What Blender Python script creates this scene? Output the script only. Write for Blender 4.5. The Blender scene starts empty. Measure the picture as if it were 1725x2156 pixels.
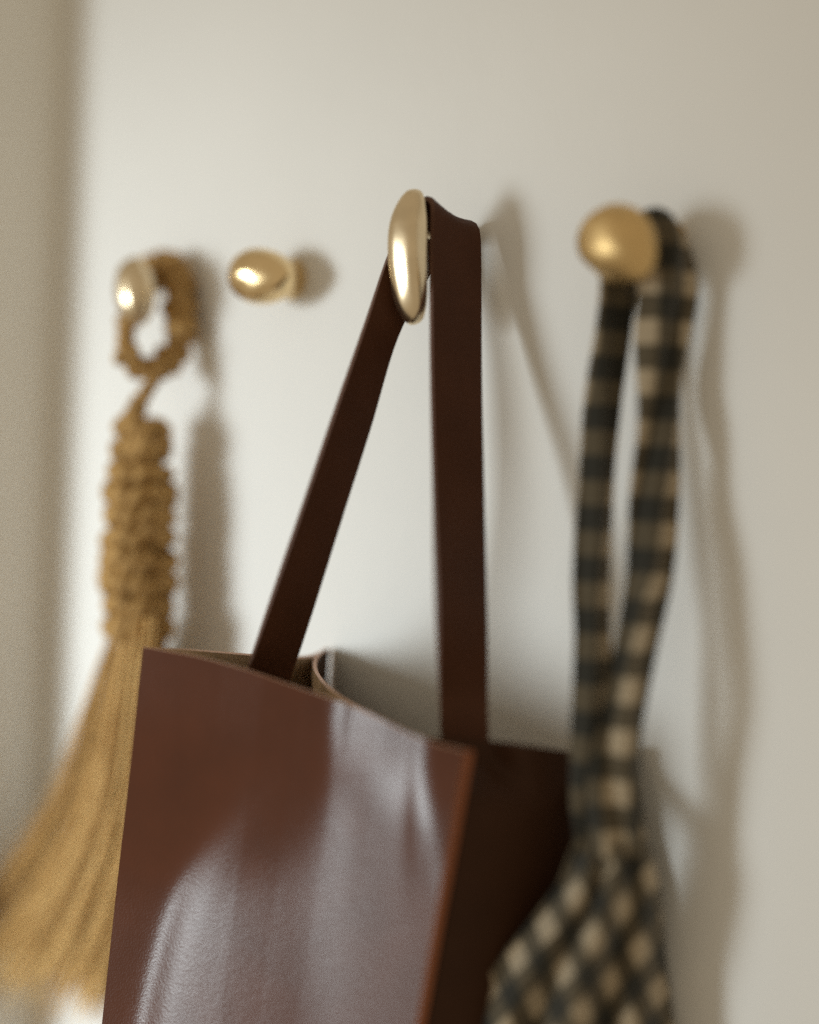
import bpy, math, random
import numpy as np
from mathutils import Vector, Matrix, noise

scene = bpy.context.scene
COL = scene.collection

# ------------------------------------------------------------------ camera
YAW, PITCH, ROLL, DIST = math.radians(44), 0.026, 0.035, 1.02
FPX = 3594.0                                  # focal length in units of a 1725 px wide picture
d_ = np.array([-math.sin(YAW)*math.cos(PITCH), math.cos(YAW)*math.cos(PITCH), -math.sin(PITCH)])
r0 = np.array([math.cos(YAW), math.sin(YAW), 0.0]); u0 = np.cross(r0, d_)
r_ = r0*math.cos(ROLL) + u0*math.sin(ROLL)
u_ = -r0*math.sin(ROLL) + u0*math.cos(ROLL)
CAMP = -DIST*d_
cam = bpy.data.cameras.new('camera'); camo = bpy.data.objects.new('camera', cam); COL.objects.link(camo)
M = Matrix.Identity(4)
for i in range(3):
    M[i][0] = r_[i]; M[i][1] = u_[i]; M[i][2] = -d_[i]; M[i][3] = CAMP[i]
camo.matrix_world = M
cam.sensor_fit = 'HORIZONTAL'; cam.sensor_width = 24.0; cam.lens = 50.0
cam.clip_start = 0.05; cam.clip_end = 30
cam.dof.use_dof = True; cam.dof.focus_distance = 0.972; cam.dof.aperture_fstop = 0.8
scene.camera = camo

# ------------------------------------------------------------------ light
w = bpy.data.worlds.new('World'); scene.world = w; w.use_nodes = True
w.node_tree.nodes['Background'].inputs[0].default_value = (1.0, 0.84, 0.61, 1)
w.node_tree.nodes['Background'].inputs[1].default_value = 0.455
def area(name, loc, target, sx, sy, power, color):
    l = bpy.data.lights.new(name, 'AREA'); l.shape = 'RECTANGLE'; l.size = sx; l.size_y = sy
    l.energy = power; l.color = color
    o = bpy.data.objects.new(name, l); COL.objects.link(o); o.location = loc
    o.rotation_euler = (Vector(target)-Vector(loc)).to_track_quat('-Z', 'Y').to_euler()
    return o
area('window_light', (-1.14, -1.80, -0.30), (-0.38, 0.0, -0.30), 0.90, 1.15, 4.0, (0.86, 0.95, 0.98)).data.spread = math.radians(36)
scene.view_settings.view_transform = 'Standard'; scene.view_settings.look = 'None'
scene.view_settings.exposure = -0.07; scene.view_settings.gamma = 1.0
scene.cycles.max_bounces = 8
scene.cycles.use_denoising = False            # keep the fine grain, as on film

# ------------------------------------------------------------------ helpers
def P(px, py, p=0.0):
    """point of the place seen at (px,py), standing p metres off the wall (the plane y = 0)"""
    v = d_ + (px-862.5)/FPX*r_ - (py-1078.0)/FPX*u_
    t = (-p-CAMP[1])/v[1]
    return CAMP + t*v
def proj(q):
    v = q-CAMP; z = v@d_
    return np.stack([862.5+FPX*(v@r_)/z, 1078-FPX*(v@u_)/z], -1)

def mesh(name, V, F, mats, parent=None, midx=None, uv=None, smooth=True, origin=None):
    V = np.asarray(V, float)
    me = bpy.data.meshes.new(name)
    if origin is None: origin = V.mean(0)
    par = np.array(parent.location) if parent is not None and parent.type == 'EMPTY' else \
          (np.array(parent.matrix_world.translation) if parent is not None else np.zeros(3))
    me.from_pydata((V-origin).tolist(), [], [list(map(int, f)) for f in F])
    for m in mats: me.materials.append(m)
    if midx is not None: me.polygons.foreach_set('material_index', np.asarray(midx, np.int32))
    me.polygons.foreach_set('use_smooth', np.full(len(me.polygons), smooth))
    if uv is not None:
        ul = me.uv_layers.new(name='UVMap')
        li = np.empty(len(me.loops), np.int32); me.loops.foreach_get('vertex_index', li)
        ul.data.foreach_set('uv', np.asarray(uv, np.float32)[li].ravel())
    me.update()
    o = bpy.data.objects.new(name, me); COL.objects.link(o)
    if parent is not None:
        o.parent = parent
        o.location = origin-np.array(GLOC[parent.name])
    else:
        o.location = origin
    GLOC[o.name] = tuple(origin)
    return o
GLOC = {}
def thing(name, loc, label, cat, group=None):
    o = bpy.data.objects.new(name, None); COL.objects.link(o); o.location = loc
    o.empty_display_size = 0.02
    o['label'] = label; o['category'] = cat
    if group: o['group'] = group
    GLOC[o.name] = tuple(loc)
    return o

def catmull(pts, n):
    """resample a polyline of k-vectors smoothly, evenly in length, to n points"""
    p = np.asarray(pts, float)
    if len(p) == 2: return p[0]+(p[1]-p[0])*np.linspace(0, 1, n)[:, None]
    q = np.vstack([2*p[0]-p[1], p, 2*p[-1]-p[-2]])
    out = []
    for i in range(1, len(q)-2):
        a, b, c, e = q[i-1], q[i], q[i+1], q[i+2]
        for t in np.linspace(0, 1, 24, endpoint=False):
            out.append(.5*((2*b)+(c-a)*t+(2*a-5*b+4*c-e)*t*t+(3*b-a-3*c+e)*t**3))
    out.append(q[-2]); out = np.array(out)
    s = np.r_[0, np.cumsum(np.linalg.norm(np.diff(out, axis=0), axis=1))]
    g = np.linspace(0, s[-1], n)
    return np.stack([np.interp(g, s, out[:, k]) for k in range(out.shape[1])], 1)

def sheet(name, G, th, mats, parent, uv=None, **kw):
    """thick sheet from a grid of points G[i][j]; mats = outer, inner, rim"""
    G = np.asarray(G, float); ni, nj = G.shape[:2]
    du = np.gradient(G, axis=1); dv = np.gradient(G, axis=0)
    N = np.cross(du, dv); N /= np.linalg.norm(N, axis=2)[..., None]+1e-12
    toc = CAMP-G
    if (N*toc).sum() < 0: N = -N; flip = True
    else: flip = False
    A = (G+N*th/2).reshape(-1, 3); B = (G-N*th/2).reshape(-1, 3)
    n = ni*nj; V = [A, B]; F = []; mi = []
    idx = np.arange(n).reshape(ni, nj)
    for i in range(ni-1):
        for j in range(nj-1):
            f = [idx[i, j], idx[i, j+1], idx[i+1, j+1], idx[i+1, j]]
            if flip: f = f[::-1]
            F.append(f); mi.append(0); F.append([k+n for k in f[::-1]]); mi.append(1)
    loop = list(idx[0, :]) + list(idx[1:, -1]) + list(idx[-1, -2::-1]) + list(idx[-2:0:-1, 0])
    m = len(loop); V += [A[loop], (A[loop]+B[loop])/2, B[loop]]
    # rim bows out a touch so edges catch the light
    b = 2*n
    cen = G.reshape(-1, 3)
    for k in range(m):
        k2 = (k+1) % m
        for q in (0, 1):
            f = [b+q*m+k, b+q*m+k2, b+(q+1)*m+k2, b+(q+1)*m+k]
            F.append(f if flip else f[::-1]); mi.append(2)
    V = np.vstack(V)
    if uv is not None:
        U = np.asarray(uv, float).reshape(-1, 2); uv = np.vstack([U, U, U[loop], U[loop], U[loop]])
    return mesh(name, V, F, mats, parent, mi, uv, **kw)

def tube(path, rad, sides=8, caps=True):
    path = np.asarray(path, float); n = len(path)
    rad = np.broadcast_to(np.asarray(rad, float), (n,))
    T = np.gradient(path, axis=0); T /= np.linalg.norm(T, axis=1)[:, None]+1e-12
    up = np.array([0.31, 0.9, 0.17]); V = []
    x = np.cross(T[0], up); x /= np.linalg.norm(x)
    for i in range(n):
        x = x-T[i]*(x@T[i]); x /= np.linalg.norm(x)+1e-12
        y = np.cross(T[i], x)
        for k in range(sides):
            a = 2*math.pi*k/sides
            V.append(path[i]+rad[i]*(math.cos(a)*x+math.sin(a)*y))
    F = [[i*sides+k, i*sides+(k+1) % sides, (i+1)*sides+(k+1) % sides, (i+1)*sides+k]
         for i in range(n-1) for k in range(sides)]
    if caps: F += [list(range(sides))[::-1], [(n-1)*sides+k for k in range(sides)]]
    return np.array(V), F
class MB:
    def __init__(s): s.V = []; s.F = []; s.n = 0
    def add(s, V, F):
        s.F += [[k+s.n for k in f] for f in F]; s.V.append(V); s.n += len(V)
    def build(s, name, mats, parent, **kw): return mesh(name, np.vstack(s.V), s.F, mats, parent, **kw)

# ------------------------------------------------------------------ materials
def mat(name, color, rough=0.5, metal=0.0, **kw):
    m = bpy.data.materials.new(name); m.use_nodes = True
    b = m.node_tree.nodes['Principled BSDF']
    b.inputs['Base Color'].default_value = (*color, 1)
    b.inputs['Roughness'].default_value = rough; b.inputs['Metallic'].default_value = metal
    for k, v in kw.items(): b.inputs[k].default_value = v
    return m, m.node_tree, b
def tex_noise(nt, scale, detail=3, rough=0.5, coord='Object', stretch=None):
    tc = nt.nodes.new('ShaderNodeTexCoord'); n = nt.nodes.new('ShaderNodeTexNoise')
    n.inputs['Scale'].default_value = scale; n.inputs['Detail'].default_value = detail
    n.inputs['Roughness'].default_value = rough
    if stretch:
        mp = nt.nodes.new('ShaderNodeMapping'); mp.inputs['Scale'].default_value = stretch
        nt.links.new(tc.outputs[coord], mp.inputs[0]); nt.links.new(mp.outputs[0], n.inputs['Vector'])
    else: nt.links.new(tc.outputs[coord], n.inputs['Vector'])
    return n.outputs['Fac']
def ramp(nt, src, stops):
    r = nt.nodes.new('ShaderNodeValToRGB'); nt.links.new(src, r.inputs[0])
    e = r.color_ramp.elements
    while len(e) < len(stops): e.new(0.5)
    for k, (p, c) in enumerate(stops): e[k].position = p; e[k].color = (*c, 1)
    return r.outputs[0]
def bump(nt, b, src, strength, dist):
    n = nt.nodes.new('ShaderNodeBump'); n.inputs['Strength'].default_value = strength
    n.inputs['Distance'].default_value = dist
    nt.links.new(src, n.inputs['Height']); 
    if b.inputs['Normal'].is_linked: nt.links.new(b.inputs['Normal'].links[0].from_socket, n.inputs['Normal'])
    nt.links.new(n.outputs[0], b.inputs['Normal'])
def mulmath(nt, op, a, b=None):
    m = nt.nodes.new('ShaderNodeMath'); m.operation = op
    for i, v in enumerate((a, b)):
        if v is None: continue
        if isinstance(v, (int, float)): m.inputs[i].default_value = v
        else: nt.links.new(v, m.inputs[i])
    return m.outputs[0]

def wallmat(name, c):
    m, nt, b = mat(name, c, 0.62)
    nt.links.new(ramp(nt, tex_noise(nt, 5, 5, .6), [(.3, tuple(k*.96 for k in c)), (.7, c)]), b.inputs['Base Color'])
    bump(nt, b, tex_noise(nt, 260, 3, .6), .25, .0006)
    bump(nt, b, tex_noise(nt, 14, 3), .4, .004)
    bump(nt, b, tex_noise(nt, 45, 3, .6), .35, .0012)
    return m
M_wall = wallmat('painted_plaster', (0.80, 0.79, 0.765))
M_side = wallmat('painted_side_plaster', (0.80, 0.77, 0.70))

def brass(name, c, rough, nscale=60):
    m, nt, b = mat(name, c, rough, 1.0)
    f = tex_noise(nt, nscale, 4, .6)
    nt.links.new(ramp(nt, f, [(.35, tuple(k*.86 for k in c)), (.65, c)]), b.inputs['Base Color'])
    r = nt.nodes.new('ShaderNodeMapRange'); nt.links.new(f, r.inputs[0])
    r.inputs[3].default_value = rough*.7; r.inputs[4].default_value = rough*1.35
    nt.links.new(r.outputs[0], b.inputs['Roughness'])
    bump(nt, b, tex_noise(nt, 90, 2), .12, .0006)
    return m
M_brass = brass('polished_brass', (0.86, 0.65, 0.36), .20)
M_brass_b = brass('brushed_brass', (0.83, 0.68, 0.46), .27)
M_brass_g = brass('golden_brass', (0.74, 0.52, 0.24), .46)

def leather(name, c, rough=.34, coat=.35, grain=.5):
    m, nt, b = mat(name, c, rough)
    b.inputs['Specular IOR Level'].default_value = coat
    nt.links.new(ramp(nt, tex_noise(nt, 22, 5, .6), [(.3, tuple(k*.85 for k in c)), (.72, tuple(k*1.12 for k in c))]), b.inputs['Base Color'])
    tc = nt.nodes.new('ShaderNodeTexCoord'); v = nt.nodes.new('ShaderNodeTexVoronoi')
    v.inputs['Scale'].default_value = 900; nt.links.new(tc.outputs['Object'], v.inputs['Vector'])
    bump(nt, b, v.outputs['Distance'], grain*.5, .00025)
    bump(nt, b, tex_noise(nt, 120, 4, .6), grain*.25, .0005)
    return m
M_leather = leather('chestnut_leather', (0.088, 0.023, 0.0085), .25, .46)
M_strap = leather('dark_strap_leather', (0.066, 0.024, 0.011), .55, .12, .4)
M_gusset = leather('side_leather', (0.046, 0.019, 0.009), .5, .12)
M_suede, nt, b = mat('tan_suede', (0.25, 0.155, 0.085), .9)
nt.links.new(ramp(nt, tex_noise(nt, 60, 5, .7), [(.3, (.50, .36, .22)), (.7, (.62, .46, .30))]), b.inputs['Base Color'])
bump(nt, b, tex_noise(nt, 900, 2), .4, .0004)
M_rawedge, nt, b = mat('raw_leather_edge', (0.62, 0.38, 0.27), .6)
M_strapedge, nt, b = mat('strap_edge', (0.12, 0.055, 0.035), .6)
M_seam, nt, b = mat('orange_seam_leather', (0.24, 0.065, 0.015), .5)

def fibre(name, lo, hi, sc=40, stretch=(1, 1, .08)):
    m, nt, b = mat(name, hi, .7)
    nt.links.new(ramp(nt, tex_noise(nt, sc, 4, .7, stretch=stretch), [(.3, lo), (.7, hi)]), b.inputs['Base Color'])
    bump(nt, b, tex_noise(nt, sc*12, 3, .7), .6, .001)
    return m
M_rope = fibre('raffia_rope', (.22, .11, .028), (.66, .40, .13), 150, (1, 1, 1))
M_fringe, nt, b = mat('raffia_fringe', (.5, .3, .1), .6)
_tc = nt.nodes.new('ShaderNodeTexCoord'); _sx = nt.nodes.new('ShaderNodeSeparateXYZ'); nt.links.new(_tc.outputs['UV'], _sx.inputs[0])
nt.links.new(ramp(nt, _sx.outputs[0], [(.0, (.20, .09, .02)), (.45, (.55, .31, .085)), (1, (.98, .68, .28))]), b.inputs['Base Color'])

def gingham():
    m, nt, b = mat('gingham_cloth', (.3, .25, .15), .9)
    tc = nt.nodes.new('ShaderNodeTexCoord'); s = nt.nodes.new('ShaderNodeSeparateXYZ')
    nt.links.new(tc.outputs['UV'], s.inputs[0])
    def stripe(o):
        a = mulmath(nt, 'FRACT', o)
        a = mulmath(nt, 'SUBTRACT', a, .5); a = mulmath(nt, 'ABSOLUTE', a)
        r = nt.nodes.new('ShaderNodeMapRange'); nt.links.new(a, r.inputs[0])
        r.inputs[1].default_value = .235; r.inputs[2].default_value = .265
        return r.outputs[0]           # 1 = dark thread band
    t = mulmath(nt, 'ADD', stripe(s.outputs[0]), stripe(s.outputs[1]))
    t = mulmath(nt, 'MULTIPLY', t, .5)
    col = ramp(nt, t, [(0, (.40, .32, .215)), (.5, (.085, .065, .036)), (1, (.016, .0145, .0085))])
    n = tex_noise(nt, 500, 2, .7)
    mx = nt.nodes.new('ShaderNodeMix'); mx.data_type = 'RGBA'; mx.blend_type = 'MULTIPLY'
    mx.inputs['Factor'].default_value = .6
    nt.links.new(col, mx.inputs['A']); nt.links.new(ramp(nt, n, [(.3, (.6, .6, .6)), (.6, (1, 1, 1))]), mx.inputs['B'])
    nt.links.new(mx.outputs['Result'], b.inputs['Base Color'])
    bump(nt, b, tex_noise(nt, 900, 2), .5, .0005)
    b.inputs['Sheen Weight'].default_value = .15
    return m
M_ging = gingham()

# ------------------------------------------------------------------ the setting
def box(name, lo, hi, m, kind='structure', bev=.002):
    import bmesh
    bm = bmesh.new(); bmesh.ops.create_cube(bm, size=1)
    for v in bm.verts:
        for k in range(3): v.co[k] = lo[k]+(v.co[k]+.5)*(hi[k]-lo[k])
    bmesh.ops.bevel(bm, geom=bm.edges[:], offset=bev, segments=3, affect='EDGES', profile=.5)
    me = bpy.data.meshes.new(name); bm.to_mesh(me); bm.free(); me.materials.append(m)
    o = bpy.data.objects.new(name, me); COL.objects.link(o); o['kind'] = kind
    return o
XC = -0.373
box('wall', (XC-.002, 0, -1.2), (2.6, .12, 1.5), M_wall)
box('side_wall', (XC-.6, -.072, -1.2), (XC, .12, 1.5), M_side, bev=.004)

# ------------------------------------------------------------------ knobs
def pebble(c, rad, rot=(0, 0, 0), egg=0.0, flat_back=1.0, bow=0.0, seed=0, nu=56, nv=36, boxy=2.0, lump=.07):
    """smooth pebble: rad = semi axes (x, y off the wall, z); egg narrows +x; back (+y) squashed"""
    R = np.array(Matrix.Rotation(rot[2], 3, 'Z') @ Matrix.Rotation(rot[1], 3, 'Y') @ Matrix.Rotation(rot[0], 3, 'X'))
    V = []; F = []
    for i in range(nv+1):
        th = math.pi*i/nv
        for j in range(nu):
            a = 2*math.pi*j/nu
            q = np.array([math.sin(th)*math.cos(a), math.sin(th)*math.sin(a), math.cos(th)])
            k = 1-egg*q[0]
            q = q/(abs(q[0])**boxy+abs(q[1])**boxy+abs(q[2])**boxy)**(1/boxy)
            v = np.array([q[0]*rad[0], q[1]*rad[1]*k*(flat_back if q[1] > 0 else 1), q[2]*rad[2]*k])
            v[1] += bow*(1-q[2]**2)*-1
            nz = noise.noise(Vector(q*1.3)+Vector((seed*7.1, 3, 1)))
            v *= 1+lump*nz
            V.append(R@v+c)
    for i in range(nv):
        for j in range(nu):
            F.append([i*nu+j, (i+1)*nu+j, (i+1)*nu+(j+1) % nu, i*nu+(j+1) % nu])
    return np.array(V), F
def knob(label, base, head, hp, rad, rot, m, srad=.0065, **kw):
    """base = pixel of the stem foot on the wall, head = pixel of the head centre at hp off the wall"""
    b0 = P(*base, 0); h0 = P(*head, hp)
    t = thing('wall_knob', b0, label, 'knob', 'brass pebble knobs in a row on the wall')
    V, F = pebble(h0, rad, rot, **kw)
    mesh('head', V, F, [m], t)
    ctrl = kw.get('stem_to', None)
    n = 12; pts = []
    s1 = h0 if True else None
    for k in range(n):
        f = k/(n-1); pts.append(b0*(1-f)+STEM_END*f if STEM_END is not None else b0*(1-f)+h0*f)
    rr = [srad*(1+.12*math.exp(-(k/(n-1))*9)) for k in range(n)]
    V, F = tube(pts, rr, 20); mesh('stem', V, F, [m], t)
    return t
STEM_END = None
knob('small brass knob at the far left, half hidden behind the raffia tassel loop', (362, 590), (286, 612), .046,
     (.0150, .0125, .0232), (0.0, math.radians(-12), 0), M_brass_b, egg=.05, seed=1)
knob('bare egg shaped brass knob with nothing hanging on it', (616, 588), (554, 582), .027,
     (.0258, .0150, .0172), (0, math.radians(5), math.radians(6)), M_brass, srad=.0125, egg=.13, seed=2)
STEM_END = P(872, 480, .050)
knob('tall narrow brass knob carrying the brown leather bag strap', (985, 500), (873, 541), .050,
     (.0116, .0105, .0385), (0, math.radians(-4), 0), M_brass_b, srad=.0052, flat_back=.62, bow=.004, seed=3, boxy=2.4)
STEM_END = P(1330, 492, .040)
knob('blurred golden oval knob at the right holding the checked cloth strap', (1420, 500), (1302, 514), .044,
     (.0240, .0140, .0196), (0, math.radians(28), 0), M_brass_g, seed=9, egg=.06, boxy=1.88, lump=.13)

# ------------------------------------------------------------------ tote bag
TOPN = 140
def smooth(x, a, b):
    t = np.clip((x-a)/(b-a), 0, 1); return t*t*(3-2*t)
def front_slope(X, Y):
    """how much the leather leans to the window (d height / d width), by place on the panel"""
    xr = np.interp(Y, [1500, 1600, 1660, 1720, 1800, 1880, 1960, 2050, 2160, 2560],
                      [640, 575, 520, 465, 395, 352, 325, 303, 278, 235])
    low = smooth(Y, 1550, 1900)
    ridge = np.exp(-((X-xr-34)/40)**2)*smooth(Y, 1520, 1780)
    body = smooth(X, xr-8, xr+45)*low
    xs = np.interp(Y, [1480, 1600, 1700, 1800, 2000, 2560], [694, 698, 694, 678, 676, 690])
    sw = 32+60*smooth(Y, 1600, 1760)
    right = smooth(X, xs-sw, xs+sw)
    need = .215+.06*(X-690)/200 - .075*smooth(Y, 1700, 1600)
    b0 = -.10+.02*low-.06*smooth(X, 560, 330)*smooth(Y, 1900, 1600)
    g = b0 + .135*ridge + (.108-b0)*body*(1-right) + (need-b0)*right
    g += .07*np.exp(-((X-712)/12)**2)*smooth(Y, 1760, 1480)                 # pressed crease under the rim
    g -= .10*np.exp(-((X-732)/9)**2)*smooth(Y, 1640, 1520)
    g += .06*np.exp(-((X-752)/9)**2)*smooth(Y, 1640, 1520)
    g -= .025*smooth(X, 770, 850)*smooth(Y, 2000, 1560)
    g += .10*np.exp(-((X-868)/12)**2)*smooth(Y, 1950, 1700)
    xe = np.interp(Y, [1560, 1700, 1900, 2156, 2560], [892, 900, 925, 885, 820])
    g -= .17*smooth(X, xe-6, xe+26)*smooth(Y, 2050, 1700)
    g -= .10*smooth(Y, 2250, 2600)
    g = g/(1-1.2*g)
    return g
def front_panel():
    ni, nj = 150, 150
    s = np.linspace(0, 1, nj); t = np.linspace(0, 1, ni)
    topx = np.interp(s, np.linspace(0, 1, 9), [303, 388, 472, 560, 640, 725, 815, 900, 980])
    topy = np.interp(topx, [303, 420, 520, 600, 700, 780, 860, 920, 980], [1362, 1383, 1410, 1438, 1472, 1502, 1543, 1566, 1580])
    k = np.ones(9)/9; tp = np.pad(topy, 4, mode='reflect', reflect_type='odd'); topy = np.convolve(tp, k, 'valid')
    pt = .164+(.098-.164)*s
    top = np.array([P(a, b, c) for a, b, c in zip(topx, topy, pt)])
    bot = np.array([P(168+(800-168)*a, 2600+8*a, .172+(.102-.172)*a) for a in s])
    G = top[None]*(1-t[:, None, None]) + bot[None]*t[:, None, None]
    px = proj(G)
    g = front_slope(px[..., 0], px[..., 1])
    ds = np.linalg.norm(np.diff(G, axis=1), axis=2)
    h = np.cumsum(np.concatenate([np.zeros((ni, 1)), ds*(g[:, 1:]+g[:, :-1])/2], 1), 1)
    # soften vertically so rows agree
    for _ in range(60):
        hp = np.pad(h, ((1, 1), (0, 0)), mode='edge'); h = .25*hp[:-2]+.5*hp[1:-1]+.25*hp[2:]
    ref = np.array([np.interp(790, px[i, :, 0], h[i]) for i in range(ni)])
    dist = np.linalg.norm(bot-top, axis=1).mean()*t
    h += (ref[0]+.02*dist+.10*dist**2/(2*.3)-ref)[:, None]
    n = np.cross(G[0, -1]-G[0, 0], G[-1, 0]-G[0, 0]); n /= np.linalg.norm(n)
    if n[1] > 0: n = -n
    # keep the silhouette: remove the part that would move the right edge
    ray = G-CAMP; ray /= np.linalg.norm(ray, axis=2)[..., None]
    G = G - ray*(h/np.abs(ray@n))[..., None]
    return G
GF = front_panel()
_t = proj(GF[0])[:, 0]
def pf(px): return float(np.interp(px, _t, -GF[0, :, 1]))     # how far the front rim stands off the wall
A0 = GF[0, 0]; B0 = GF[0, -1]
bag = thing('tote_bag', GF.reshape(-1, 3).mean(0), 'glossy chestnut brown leather tote bag hanging by its strap from the tall middle knob', 'bag')
sheet('front_panel', GF, .0022, [M_leather, M_suede, M_rawedge], bag)
# seam strip down the right edge of the front panel, where it meets the side
def strip(name, L, R, th, mats, parent, nj=4, uv=None, **kw):
    L = np.asarray(L); R = np.asarray(R); s = np.linspace(0, 1, nj)
    G = L[:, None]*(1-s[None, :, None]) + R[:, None]*s[None, :, None]
    return sheet(name, G, th, mats, parent, **kw)
eL = GF[:, -1]; out = (GF[:, -1]-GF[:, -2]); out /= np.linalg.norm(out, axis=1)[:, None]
side_dir = np.array([.1, .99, 0])
strip('edge_seam', eL+out*.0004, eL+out*.0020+side_dir*.003, .0022, [M_seam, M_seam, M_seam], bag)

def rim_sheet(name, rim, down, length, mats, th=.0022, ni=40, nj=60, shape=None):
    """rim = [(px,py,p)...]; hangs down from it"""
    top = catmull([P(*q) for q in rim], nj)
    t = np.linspace(0, 1, ni)[:, None, None]
    G = top[None]+np.asarray(down)[None, None]*length*t
    if shape is not None: G = shape(G, t)
    return sheet(name, G, th, mats, bag)
DOWN = (GF[-1, 0]-GF[0, 0]); LEN = np.linalg.norm(DOWN); DOWN /= LEN
def lshape(G, t):
    # the front edge of the side panel follows the front panel's edge, its back edge keeps to the wall
    ni, nj = G.shape[:2]
    fr = np.array([GF[int(k), 0] for k in np.linspace(0, GF.shape[0]-1, ni)]) + np.array([.003, .004, 0])
    u = np.linspace(0, 1, nj)[None, :, None]
    H = fr[:, None]*(1-u) + G[:, -1:]*u
    w_ = smooth(t, 0, .08)
    return G*(1-w_)+H*w_
def bshape(G, t):
    H = G.copy(); H[..., 1] = np.minimum(G[..., 1]+.060*smooth(t[..., 0], 0, .45), -.004); return H
# left side panel: from the near corner back to the wall, tan inside visible
ls = rim_sheet('side_panel', [(305, 1363, .161), (400, 1368, .134), (520, 1378, .094), (600, 1384, .062), (655, 1381, .034), (692, 1367, .0022)], DOWN, LEN*.98,
          [M_suede, M_leather, M_rawedge], shape=lshape)
# back panel: curls forward and closes against the inside of the front
rim_b = [(696, 1365, .0022), (686, 1367, .008), (668, 1382, .030), (663, 1402, .050), (672, 1424, .073), (695, 1449, .094),
         (735, 1477, pf(735)-.020), (785, 1504, pf(785)-.010), (820, 1523, pf(820)-.006), (862, 1547, pf(862)-.006), (890, 1560, pf(890)-.016)]
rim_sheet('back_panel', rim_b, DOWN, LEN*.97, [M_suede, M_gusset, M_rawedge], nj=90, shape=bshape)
# right side panel: outer face, in shade
rR = [(864, 1549, pf(864)-.010), (916, 1556, min(.113, pf(916)-.016)), (975, 1558, min(.097, pf(970)-.024)), (1027, 1560, min(.081, pf(975)-.034)), (1100, 1568, .062), (1200, 1583, .038), (1262, 1592, .024)]
def rshape(G, t):
    # lower down the front edge runs out to meet the seam of the front panel
    ni, nj = G.shape[:2]
    fr = np.array([GF[int(k), -1] for k in np.linspace(0, GF.shape[0]-1, ni)]) + np.array([.001, .006, 0])
    u = np.linspace(0, 1, nj)[None, :, None]
    wgt = smooth(t, 0.0, .10)
    H = fr[:, None]*(1-u) + G[:, -1:]*u
    return G*(1-wgt)+H*wgt
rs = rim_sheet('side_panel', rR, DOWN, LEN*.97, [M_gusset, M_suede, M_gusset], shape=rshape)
# bottom, below the picture
Gb = np.array([[GF[-1, 0], GF[-1, -1]], [GF[-1, 0]+np.array([0, .12, 0]), GF[-1, -1]+np.array([0, .085, 0])]])
u4 = np.linspace(0, 1, 8)
Gb = np.array([[(Gb[0, 0]*(1-a)+Gb[0, 1]*a)*(1-c)+(Gb[1, 0]*(1-a)+Gb[1, 1]*a)*c for a in u4] for c in u4])+np.array([0, .004, .006])
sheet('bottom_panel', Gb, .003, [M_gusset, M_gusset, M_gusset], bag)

# handle: one strap, up from inside the front, over the stem, down to the side
Lp = [(508, 1448, pf(508)-.016), (522, 1408, pf(522)-.014), (577, 1245, .120), (640, 1060, .110), (705, 868, .094), (770, 680, .072), (815, 545, .052), (848, 470, .045),
      (874, 432, .045), (893, 418, .046), (908, 421, .046), (911, 440, .046), (909, 500, .047), (908, 600, .051), (909, 800, .062), (913, 1000, .075), (919, 1250, .093), (926, 1480, pf(929)-.022), (929, 1575, pf(929)-.020)]
Rp = [(592, 1480, .099), (607, 1437, .098), (655, 1290, .093), (718, 1090, .084), (778, 900, .068), (832, 720, .052), (892, 600, .030), (936, 530, .014),
      (968, 488, .010), (988, 470, .010), (1002, 476, .010), (1008, 495, .010), (1010, 540, .012), (1011, 640, .018), (1012, 800, .029), (1016, 1000, .043), (1021, 1250, .055), (1027, 1480, .062), (1030, 1580, .064)]
C6 = catmull([np.r_[P(*a), P(*b_)] for a, b_ in zip(Lp, Rp)], 170)
L6, R6 = C6[:, :3], C6[:, 3:]
s = np.linspace(0, 1, 7); G = L6[:, None]*(1-s[None, :, None])+R6[:, None]*s[None, :, None]
# saddle: the middle sags over the stem
sag = np.exp(-((np.arange(170)-np.argmax(L6[:, 2]+R6[:, 2]))/7.0)**2)
G[..., 2] -= sag[:, None]*.0028*np.sin(math.pi*s)[None]
sheet('handle', G, .0030, [M_strap, M_strap, M_strapedge], bag)

# ------------------------------------------------------------------ raffia tassel
random.seed(4); rng = np.random.default_rng(4)
tas = thing('tassel', P(300, 900, .045), 'golden raffia tassel with a rope loop and long flared fringe on the leftmost knob', 'tassel')
def twisted(mb, path, R, r, strands=3, turns=8, knob_amp=.0, seed=0, n=None, sides=7, closed=False):
    n = n or len(path)*6
    path = catmull(path, n)
    R = np.interp(np.linspace(0, 1, n), np.linspace(0, 1, len(np.atleast_1d(R))), np.atleast_1d(R)) if np.ndim(R) else np.full(n, R)
    T = np.gradient(path, axis=0); T /= np.linalg.norm(T, axis=1)[:, None]
    x = np.cross(T[0], [.3, .9, .1]); x /= np.linalg.norm(x); fr = []
    for i in range(n):
        x = x-T[i]*(x@T[i]); x /= np.linalg.norm(x); fr.append((x.copy(), np.cross(T[i], x)))
    for k in range(strands):
        a = 2*math.pi*(k/strands+turns*np.linspace(0, 1, n))
        q = np.array([path[i]+R[i]*(math.cos(a[i])*fr[i][0]+math.sin(a[i])*fr[i][1]) for i in range(n)])
        q += np.array([[noise.noise(Vector((i*.23, k*5+seed, j*9))) for j in range(3)] for i in range(n)])*r*.7
        rr = r*(R/R.max())**.5*(1+knob_amp*np.array([noise.noise(Vector((i*.31, seed+k*3.3, 4))) for i in range(n)]))
        V, F = tube(q, rr, sides); mb.add(V, F)
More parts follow.
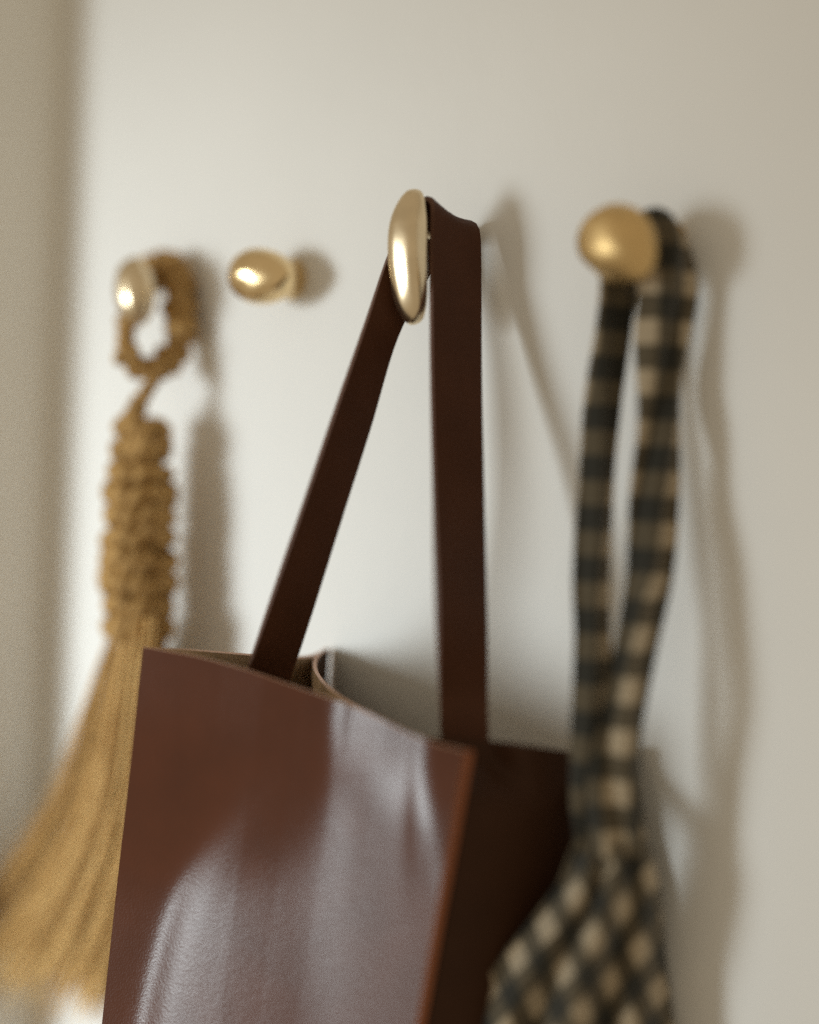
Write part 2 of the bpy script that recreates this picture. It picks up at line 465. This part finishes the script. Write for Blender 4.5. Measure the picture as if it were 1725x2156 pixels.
def fuzz(mb, pts, count, length, rad=.00012):
    pts = np.asarray(pts)
    for _ in range(count):
        c = pts[rng.integers(len(pts))]; dvec = rng.normal(size=3); dvec /= np.linalg.norm(dvec); d2 = rng.normal(size=3)*.5
        L = length*(.4+rng.random()*.8)
        q = np.array([c+dvec*L*f+d2*L*f*f for f in np.linspace(0, 1, 5)])
        V, F = tube(q, rad, 3, False); mb.add(V, F)

ring = [(338, 566, .020), (362, 552, .014), (378, 590, .012), (381, 660, .014), (374, 725, .018), (350, 766, .026), (318, 778, .036), (286, 772, .046),
        (268, 738, .052), (266, 692, .044), (278, 636, .032), (298, 580, .024), (322, 552, .022), (338, 566, .020)]
Rr = [.0058, .0064, .0070, .0072, .0068, .0062, .0052, .0040, .0036, .0034, .0034, .0036, .0042, .0050]
mb = MB(); rp = np.array([P(*q) for q in ring])
twisted(mb, rp, Rr, .0046, 3, 6, 1.1, 2, 200)
twisted(mb, rp, [k*.9 for k in Rr], .0022, 5, -9, .8, 6, 260, 5)
fuzz(mb, catmull(rp, 120)+rng.normal(size=(120, 3))*.003, 90, .009)
mb.build('rope_loop', [M_rope], tas)
mb = MB(); cp = np.array([P(*q) for q in [(340, 776, .034), (322, 800, .040), (308, 825, .043), (292, 852, .046), (282, 880, .048), (285, 915, .048)]])
twisted(mb, cp, [.0028, .0022, .0024, .0036, .0050, .0060], .0040, 3, 2.5, .4, 9, 70)
fuzz(mb, catmull(cp, 40), 25, .008)
mb.build('cord', [M_rope], tas)
# knotted neck: rows of knots round a core
PN = .042
prof_y = [885, 930, 1000, 1080, 1160, 1240, 1300, 1330]; prof_l = [258, 250, 240, 230, 222, 221, 232, 238]; prof_r = [334, 343, 352, 358, 360, 359, 352, 346]
rows = np.arange(904, 1322, 46.0)
core = []
for y in np.linspace(885, 1330, 20):
    l, r = np.interp(y, prof_y, prof_l), np.interp(y, prof_y, prof_r)
    core.append((P((l+r)/2, y, PN), (r-l)/2*1.14/FPX*.86))
V, F = tube([c[0] for c in core], [c[1] for c in core], 24); mesh('core', V, F, [M_rope], tas)
for ri, y in enumerate(rows):
    l, r = np.interp(y, prof_y, prof_l), np.interp(y, prof_y, prof_r)
    c = P((l+r)/2, y, PN); R = (r-l)/2*1.14/FPX*.90
    mb = MB(); nk = 7; m_ = 120
    a = np.linspace(0, 2*math.pi, m_)
    tilt = rng.normal()*.10
    for k in range(2):
        ph = math.pi*k
        rad = R+.0022*np.cos(a*7.5+ph+ri*1.7+.8*np.sin(2*a+ri))+.0012*math.sin(ri*3.1)
        z = (.0036+.0012*math.sin(ri*2.3))*np.sin(a*7.5+ph+ri*1.7+.8*np.sin(2*a+ri))+tilt*R*np.cos(a)
        jit = np.array([noise.noise(Vector((math.cos(t_)*4, math.sin(t_)*4, ri*3+k))) for t_ in a])*.0036
        q = np.stack([c[0]+(rad+jit)*np.cos(a), c[1]+(rad+jit)*np.sin(a), c[2]+z+jit*.6], 1)
        V, F = tube(q, .0046*(1+.30*np.sin(a*11+k*2+ri)), 8, False); mb.add(V, F)
        cc = q
    fuzz(mb, cc, 60, .007)
    mb.build('knotted_row', [M_rope], tas)
# fringe: thousands of fibres
def fringe():
    Ys = np.array([1290, 1340, 1400, 1500, 1600, 1680, 1780, 1870, 1950, 2060, 2200])
    XL = np.array([240, 232, 212, 186, 162, 138, 88, 28, -40, -190, -330])
    XR = np.array([352, 350, 348, 350, 352, 352, 350, 346, 340, 330, 320])
    ns = 3600; seg = 13; Vs = []; Fs = []; off = 0; UVs = []
    nclump = 58; cl = rng.random(nclump); ctone = rng.random(nclump); clp = rng.normal(size=nclump)
    cly = rng.normal(size=nclump)*30; clout = rng.random(nclump)**2
    for k in range(ns):
        ci = rng.integers(nclump)
        s_ = np.clip(cl[ci]+rng.normal()*.015, 0, 1)
        fly = rng.random() < .14
        s_ = s_**1.1
        s1 = np.clip(s_+rng.normal()*(.018 if not fly else .16)+(-.05 if fly else 0), -.16, 1.08)
        s1 -= clout[ci]*max(0, .30-s_)*.5
        # lower end by where the strand ends
        yend = 1888+ s1*150*1.35 + cly[ci]*1.3 + rng.normal()*50
        dep0 = (clp[ci]*.35+rng.normal()*.35); 
        ph = rng.random()*6.28; am = rng.normal()*5
        q = []
        y0 = 1296+rng.random()*12
        bend = rng.normal()*10
        for f in np.linspace(0, 1, seg):
            y = y0+(yend-y0)*f
            ss = s_*(1-f)+s1*f
            x = np.interp(y, Ys, XL)*(1-ss)+np.interp(y, Ys, XR)*ss + am*math.sin(f*5+ph)*f + bend*f*f
            half = (.009+.011*f)*math.sqrt(max(.05, 1-(2*min(max(ss, 0), 1)-1)**2))
            q.append(P(x, y, PN+dep0*half))
        V, F = tube(np.array(q), np.linspace(.00042, .00026, seg), 3, False); UVs.append(np.full((len(V), 2), np.clip(ctone[ci]*.85+rng.random()*.15, 0, 1)))
        Vs.append(V); Fs += [[i+off for i in ff] for ff in F]; off += len(V)
    o = mesh('fringe', np.vstack(Vs), Fs, [M_fringe], tas, uv=np.vstack(UVs)); o['kind'] = 'stuff'
fringe()

# ------------------------------------------------------------------ gingham bag
gb = thing('gingham_bag', P(1350, 1400, .03), 'black and cream gingham cloth bag with long gathered straps on the rightmost knob', 'bag')
PER = .0255
def cloth_strip(name, L, R, n=150, nj=22, fold=.003, nf=1.6, uoff=((0, 0), (1, 0)), zrow=760, seed=0, bulge=.006, uw=.8):
    C = catmull([np.r_[P(*a), P(*b_)] for a, b_ in zip(L, R)], n)
    s = np.linspace(0, 1, nj)
    G = C[:, None, :3]*(1-s[None, :, None])+C[:, None, 3:]*s[None, :, None]
    mid = (C[:, :3]+C[:, 3:])/2; vlen = np.r_[0, np.cumsum(np.linalg.norm(np.diff(mid, axis=0), axis=1))]
    wid = np.linalg.norm(C[:, :3]-C[:, 3:], axis=1)
    N = np.cross(C[:, 3:]-C[:, :3], np.gradient(mid, axis=0)); N /= np.linalg.norm(N, axis=1)[:, None]
    if (N*(CAMP-mid)).sum() < 0: N = -N
    i = np.arange(n)[:, None]/n
    nz = np.array([[noise.noise(Vector((a*7, b2*1.5+seed, seed))) for b2 in s] for a in np.arange(n)/n])
    H = bulge*np.sin(math.pi*s)[None]+fold*np.sin(2*math.pi*(nf*s[None]+.6*np.sin(5*i+seed)))+fold*.9*nz
    G = G+N[:, None]*H[..., None]
    uo = np.interp(np.arange(n)/(n-1), [k[0] for k in uoff], [k[1] for k in uoff])
    U = (s[None]-.5)*uw+uo[:, None]
    Vv = -(G[..., 2]-(P(1300, zrow, .03)[2]))/PER
    return sheet(name, G, .0012, [M_ging]*3, gb, uv=np.stack([U, Vv], -1))
# strap: left strand up, over the stem, right strand down: two strips meeting behind the knob head
cloth_strip('strap', [(1380, 492, .020), (1325, 492, .034), (1266, 530, .040), (1258, 600, .042), (1249, 696, .044), (1229, 906, .050), (1206, 1188, .058), (1209, 1344, .062), (1206, 1545, .064), (1204, 1700, .062), (1230, 1830, .058)],
            [(1410, 490, .004), (1390, 505, .008), (1365, 545, .010), (1350, 620, .012), (1332, 700, .018), (1300, 853, .030), (1287, 1121, .040), (1284, 1320, .046), (1290, 1480, .046), (1300, 1650, .046), (1320, 1830, .046)],
            uoff=((0, 0), (.40, .0), (.62, .22), (1, .28)), uw=.56, zrow=777, seed=2, fold=.0022)
cloth_strip('strap', [(1318, 505, .036), (1338, 482, .038), (1354, 494, .038), (1352, 560, .036), (1345, 700, .036), (1338, 853, .036), (1327, 1031, .040), (1322, 1210, .046), (1292, 1371, .054), (1268, 1500, .060), (1238, 1640, .062), (1240, 1830, .058)],
            [(1395, 486, .006), (1422, 472, .005), (1444, 510, .005), (1462, 600, .006), (1452, 700, .008), (1436, 853, .012), (1428, 1031, .018), (1414, 1210, .026), (1382, 1371, .036), (1360, 1500, .044), (1345, 1640, .044), (1350, 1830, .040)],
            uoff=((0, 1), (.38, 1.0), (.6, 1.42), (1, 1.5)), uw=1.0, zrow=754, seed=5, fold=.003)
# body of the bag: gathered cone
def body():
    ys = [1560, 1770, 1861, 1929, 2003, 2071, 2134, 2300, 2500, 2700]
    xl = [1225, 1212, 1176, 1126, 1066, 1018, 982, 930, 900, 890]
    xr = [1335, 1362, 1387, 1392, 1398, 1405, 1413, 1432, 1450, 1455]
    n, nj = 150, 110
    Y = np.linspace(1570, 2690, n); s = np.linspace(0, 1, nj)
    G = np.zeros((n, nj, 3)); UV = np.zeros((n, nj, 2))
    a = np.array([-61., 65.]); b2 = np.array([37., 89.]); Mi = np.linalg.inv(np.array([a, b2]).T)
    for i, y in enumerate(Y):
        l, r = np.interp(y, ys, xl), np.interp(y, ys, xr)
        f = (y-1735)/950; fc = max(f, 0); dp = .026*(1-smooth(y, 1600, 1800))
        for j, q in enumerate(s):
            x = l+(r-l)*q
            pleat = (.002+.006*min(fc*1.4, 1))*math.cos(2*math.pi*(3.2*q+.25*math.sin(3*f)+.1))
            pleat += .006*noise.noise(Vector((q*3, f*3, 2.2)))
            p = .056-dp+.020*math.sin(math.pi*q)**.7*min(1, .4+fc*2)+(.036*(1-q)-.018)*smooth(y, 1750, 2050)-.026*q+pleat
            G[i, j] = P(x, y+14*math.sin(q*math.pi)*fc, max(p, .006))
            UV[i, j] = Mi@np.array([x-1274, y-1820])+[0.5, 0.5]
    sheet('cloth_body', G, .0012, [M_ging]*3, gb, uv=UV)
    # back half of the bag, lying near the wall
    G2 = G.copy()
    for i in range(n):
        for j in range(nj):
            pr = proj(G[i, j]); G2[i, j] = P(pr[0]+10*(.5-s[j]), pr[1], max(.006, .020-.010*s[j]))
    sheet('cloth_back', G2, .0012, [M_ging]*3, gb, uv=UV)
body()
